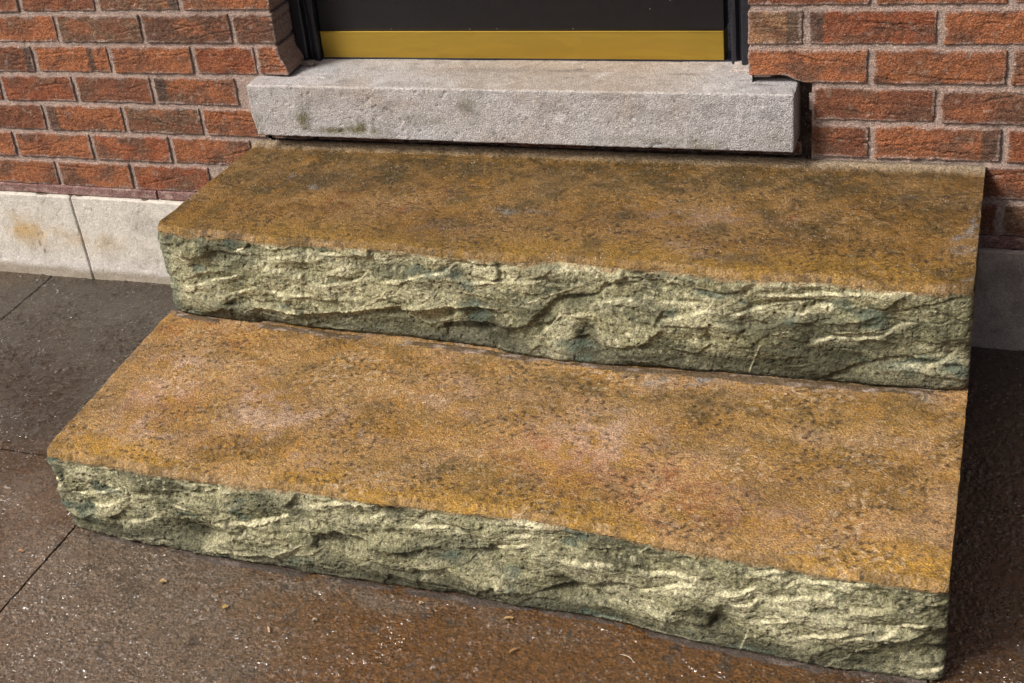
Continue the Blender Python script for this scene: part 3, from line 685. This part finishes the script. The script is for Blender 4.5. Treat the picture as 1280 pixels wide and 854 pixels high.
up_front = [(193, 288), (230, 293), (300, 299), (350, 305), (400, 307), (450, 309), (500, 313), (560, 321), (640, 327), (700, 326), (760, 333), (850, 339), (900, 345), (950, 350), (1030, 353), (1100, 361), (1170, 366), (1218, 367)]
up_base = [(214, 392), (280, 403), (350, 411), (420, 419), (500, 427), (600, 440), (700, 454), (800, 464), (900, 470), (1000, 480), (1100, 487), (1210, 491)]
lo_front = [(54, 569), (100, 575), (150, 583), (200, 592), (260, 601), (330, 609), (420, 620), (480, 629), (560, 639), (640, 647), (720, 660), (800, 677), (870, 690), (940, 702), (1000, 712), (1060, 723), (1120, 731), (1187, 741)]
lo_base = [(85, 662), (130, 672), (200, 687), (300, 706), (400, 722), (500, 738), (600, 752), (700, 769), (750, 777), (800, 789), (870, 807), (950, 823), (1050, 841), (1180, 855)]
cr_up = [('e', [(230, 360), (262, 354), (297, 344)]), ('e', [(405, 355), (430, 354), (450, 350), (458, 342)]), ('e', [(285, 370), (305, 364), (320, 358)]), ('l', [(318, 382), (350, 386), (400, 387), (440, 386), (470, 384), (500, 382), (560, 379), (625, 380)]),
         ('s', [(440, 388), (470, 376), (486, 362)]), ('e', [(480, 353), (520, 345), (555, 340), (570, 328)]), ('s', [(515, 380), (530, 374), (540, 366)]), ('e', [(340, 363), (390, 366)]), ('e', [(288, 318), (303, 311), (312, 318)]),
         ('e', [(590, 352), (630, 350), (680, 350)]), ('s', [(640, 376), (660, 374), (700, 365), (725, 355)]), ('e', [(675, 415), (690, 405), (700, 392), (715, 390), (740, 388)]), ('e', [(740, 376), (780, 374), (812, 370)]), ('e', [(340, 322), (380, 317), (425, 319)]),
         ('e', [(828, 374), (860, 378), (885, 378)]), ('e', [(832, 395), (860, 390), (885, 384), (898, 366)]), ('e', [(918, 389), (945, 384), (970, 378), (1010, 376)]), ('s', [(935, 398), (955, 394), (964, 389)]), ('s', [(965, 414), (985, 410)]), ('s', [(938, 460), (952, 425)]),
         ('e', [(975, 387), (1005, 390), (1020, 383), (1040, 380)]), ('e', [(955, 365), (1000, 368), (1050, 366), (1090, 363)]), ('e', [(1010, 426), (1040, 420), (1060, 422), (1105, 416), (1125, 405), (1143, 402)]), ('s', [(1040, 414), (1075, 412), (1100, 407)]),
         ('e', [(1118, 455), (1160, 457), (1180, 450), (1194, 442)]), ('s', [(1180, 380), (1195, 374)]), ('s', [(1202, 384), (1215, 372)]), ('s', [(1100, 362), (1140, 362)]), ('s', [(830, 358), (846, 346)])]
dk_up = [(1120, 440, .16, .06, .30), (960, 400, .10, .05, .2), (600, 392, .026, .03, 1.2), (625, 415, .03, .018, .9), (735, 412, .016, .022, 1.2), (742, 430, .022, .016, .9), (500, 402, .09, .02, .5), (940, 455, .09, .022, .8), (1040, 440, .05, .022, .7), (573, 340, .016, .014, .8), (210, 300, .018, .02, .5), (300, 400, .08, .01, .8), (715, 375, .02, .012, .6), (1020, 470, .08, .012, .6), (820, 455, .05, .012, .9)]
pl_up = [(475, 322, .05, .012, .9), (715, 338, .04, .012, .9), (1035, 384, .010, .006, 1.6), (650, 340, .05, .012, .5), (540, 325, .04, .01, .5), (1000, 355, .04, .006, .5), (270, 370, .03, .01, .4), (700, 430, .012, .03, .4), (420, 335, .04, .01, .35)]
cr_lo = [('e', [(62, 609), (78, 605), (86, 592)]), ('e', [(60, 598), (76, 598)]), ('e', [(98, 613), (130, 612), (152, 607)]), ('e', [(120, 626), (145, 626), (158, 618)]), ('e', [(158, 647), (185, 645), (201, 638)]), ('s', [(140, 671), (165, 666), (215, 666)]),
         ('s', [(125, 582), (142, 584)]), ('e', [(280, 646), (320, 648), (345, 644)]), ('e', [(225, 598), (240, 602), (262, 604)]), ('l', [(280, 681), (320, 684), (350, 684), (375, 678)]), ('s', [(350, 682), (375, 676), (396, 665)]), ('s', [(355, 687), (390, 685), (405, 681)]),
         ('e', [(320, 646), (350, 645), (362, 640)]), ('e', [(445, 650), (480, 644)]), ('e', [(510, 660), (560, 662), (580, 668)]), ('s', [(528, 722), (546, 708)]), ('e', [(632, 677), (662, 679)]), ('e', [(616, 690), (655, 688)]), ('e', [(705, 705), (762, 706)]),
         ('e', [(788, 712), (820, 716), (872, 721)]), ('e', [(802, 736), (830, 732), (866, 728), (878, 709)]), ('s', [(797, 695), (812, 683)]), ('e', [(898, 738), (930, 735), (947, 730)]), ('e', [(940, 714), (985, 712)]), ('e', [(918, 750), (940, 749), (950, 743)]),
         ('e', [(965, 746), (1010, 742), (1040, 738)]), ('e', [(948, 772), (987, 766)]), ('s', [(925, 808), (938, 780)]), ('e', [(1003, 789), (1060, 781)]), ('e', [(1060, 789), (1110, 787), (1130, 778), (1157, 776)]), ('e', [(1132, 829), (1150, 834), (1182, 835)]),
         ('e', [(982, 731), (1000, 724), (1040, 725), (1085, 728)]), ('s', [(1150, 745), (1172, 741)]), ('e', [(220, 625), (245, 632)]), ('s', [(255, 611), (290, 607)]), ('e', [(390, 632), (420, 628), (470, 634)])]
dk_lo = [(245, 660, .03, .014, 1.1), (110, 650, .05, .012, .8), (500, 720, .08, .018, 1.0), (575, 740, .03, .012, .8), (490, 640, .03, .014, .7), (700, 730, .025, .03, .6), (880, 765, .03, .02, .9), (1070, 810, .05, .018, .9), (950, 800, .06, .015, .6), (200, 680, .09, .010, .9), (80, 590, .02, .014, .4), (760, 770, .05, .015, .6), (1170, 790, .02, .05, .5), (545, 690, .03, .015, .4)]
pl_lo = [(665, 664, .035, .010, 1.0), (1035, 744, .012, .007, 1.6), (380, 625, .05, .012, .5), (640, 685, .02, .008, .6), (340, 670, .04, .010, .4), (625, 720, .03, .014, .35), (170, 600, .04, .012, .3)]
tb_up = {'amber': [(350, 290, .10, .04, .5), (630, 320, .2, .04, .7), (900, 330, .2, .05, .6), (1100, 330, .2, .05, .6), (620, 222, .06, .04, .3), (780, 255, .12, .05, .3)],
         'olive': [(325, 230, .05, .05, .9), (480, 222, .06, .04, .7), (560, 208, .09, .03, .8), (740, 212, .025, .02, 1.4), (820, 230, .14, .04, .6), (1010, 230, .14, .03, .7), (990, 280, .05, .04, .7), (600, 255, .05, .05, .6), (1140, 260, .10, .06, .75), (1080, 300, .2, .05, .4), (430, 228, .03, .02, .4)],
         'red': [(420, 250, .03, .03, .6), (500, 262, .05, .03, .5), (1000, 272, .025, .02, .7), (540, 240, .05, .03, .3)], 'grey': [(365, 225, .012, .012, .7), (395, 238, .014, .010, .8), (650, 264, .04, .012, .6), (1150, 250, .03, .012, .4), (1215, 300, .008, .10, .8), (1215, 350, .01, .03, .8), (1055, 256, .006, .006, .9)],
         'pink': [(860, 270, .08, .04, .5), (900, 310, .05, .02, .4), (560, 290, .05, .03, .3)]}
tb_lo = {'pink': [(340, 515, .04, .05, .8), (190, 485, .05, .05, .6), (360, 515, .05, .04, .6), (560, 490, .08, .05, .35), (720, 560, .06, .05, 1.0), (760, 535, .10, .03, .5), (230, 450, .06, .04, .5), (160, 540, .05, .05, .6), (400, 580, .04, .03, .4), (950, 640, .12, .05, .3), (860, 570, .1, .05, .3)],
         'red': [(680, 560, .07, .04, .6), (800, 600, .12, .06, .5), (860, 640, .08, .05, .5), (240, 410, .05, .03, .7), (210, 500, .05, .04, .5), (300, 430, .08, .03, .3)],
         'amber': [(150, 570, .14, .05, .8), (600, 630, .3, .04, .6), (400, 600, .16, .03, .6), (1150, 715, .1, .06, .5), (500, 440, .1, .05, .25), (1050, 560, .15, .1, .3)],
         'olive': [(480, 530, .05, .04, .7), (560, 590, .06, .04, .6), (700, 480, .16, .03, .5), (950, 510, .15, .04, .6), (960, 560, .08, .05, .5), (1060, 610, .08, .05, .35), (880, 645, .03, .04, .6), (1150, 510, .06, .03, .7), (620, 590, .05, .04, .4), (400, 470, .08, .04, .2), (1080, 480, .1, .02, .6)],
         'grey': [(170, 440, .012, .04, .6), (860, 470, .10, .012, .8), (1010, 480, .04, .01, .6), (550, 432, .14, .006, .5), (1190, 505, .02, .02, .6), (630, 470, .01, .01, .5), (1100, 575, .012, .01, .7), (985, 690, .01, .01, .6), (430, 545, .01, .012, .6)]}
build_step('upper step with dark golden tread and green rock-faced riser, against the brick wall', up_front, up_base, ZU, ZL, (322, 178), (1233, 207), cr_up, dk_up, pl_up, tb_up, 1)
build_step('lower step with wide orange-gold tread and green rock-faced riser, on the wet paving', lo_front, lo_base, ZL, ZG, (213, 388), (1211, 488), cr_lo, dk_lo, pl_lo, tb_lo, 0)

# ================================================================== small litter on the paving
def scrap(px, py, ln, wd, rot, col, label, z=ZG+.0035, name='leaf_fragment', cat='leaf', group='pale leaf scraps on the wet paving'):
    a = at(px, py, 2, z); n = 7; V = []; Fq = []
    for i in range(n):
        t = i/(n-1)-.5; hw = wd*.5*math.sqrt(max(.04, 1-(2*t)**2))*(1+.3*random.uniform(-1, 1))
        for s in (-1, 0, 1):
            V.append((t*ln, s*hw, .0012*math.cos(t*5)+.0008*abs(s)+random.uniform(0, .0004)))
    for i in range(n-1):
        for s in range(2): b = i*3+s; Fq.append((b, b+3, b+4, b+1))
    top = np.array(V); bot = top-np.array((0, 0, .0005)); m_ = len(top)
    V = np.concatenate([top, bot]); F2 = [tuple(reversed([q+m_ for q in f])) for f in Fq]
    ring = [0]+[i*3 for i in range(1, n)]+[(n-1)*3+1, (n-1)*3+2]+[i*3+2 for i in range(n-2, -1, -1)]+[1]
    F3 = [(ring[i], ring[(i+1) % len(ring)], ring[(i+1) % len(ring)]+m_, ring[i]+m_) for i in range(len(ring))]
    V = V*np.array((.85, .85, 1))
    cs, sn = math.cos(rot), math.sin(rot); V = V@np.array(((cs, sn, 0), (-sn, cs, 0), (0, 0, 1)))
    o = mesh(name, V, Fq+F2+F3, M_debris, None, np.tile(col, (len(V), 1))); o.location = a
    tag(o, label, cat, group)
scrap(203, 727, .016, .011, .3, (.38, .27, .13), 'rounded yellow leaf scrap on the paving left of the others, below the step riser')
scrap(281, 759, .012, .009, .8, (.45, .31, .10), 'small bright yellow leaf scrap midway along the paving left of centre')
scrap(526, 754, .010, .007, .4, (.42, .34, .20), 'tiny tan leaf scrap close against the foot of the lower step')
scrap(635, 773, .018, .006, .35, (.42, .28, .11), 'long tan leaf scrap lying just below the lower riser, near the middle')
scrap(641, 813, .020, .005, .95, (.42, .24, .10), 'narrow orange-brown leaf sliver pointing up right, near the bottom centre')
scrap(335, 787, .016, .006, -.9, (.46, .33, .22), 'pinkish beige leaf sliver left of the rust brown patch')
scrap(25, 689, .014, .006, .1, (.40, .22, .12), 'small orange leaf scrap on the slab left of the dark joint')
scrap(393, 775, .010, .007, .2, (.36, .30, .22), 'pale tan leaf crumb on the paving right of the short crack')
def twig(px1, px2, r, col, label, z):
    a, b = at(*px1, 2, z), at(*px2, 2, z); mid = (a+b)/2+np.array((.002, .003, .001))
    V, Fq = tube([a, (a+mid)/2+np.array((0, .001, 0)), mid, b], [r*.6, r, r, r*.5], 5)
    tag(mesh('twig', V, Fq, M_debris, None, np.tile(col, (len(V), 1))), label, 'twig', 'fine dry stalks on the ground and steps')
twig((775, 818), (794, 829), .0007, (.5, .42, .33), 'thin pale straw on the brown paving below the lower step', ZG+.003)
twig((1242, 523), (1268, 518), .0006, (.35, .28, .2), 'thin pale straw on the dark ground right of the lower step', ZG+.003)
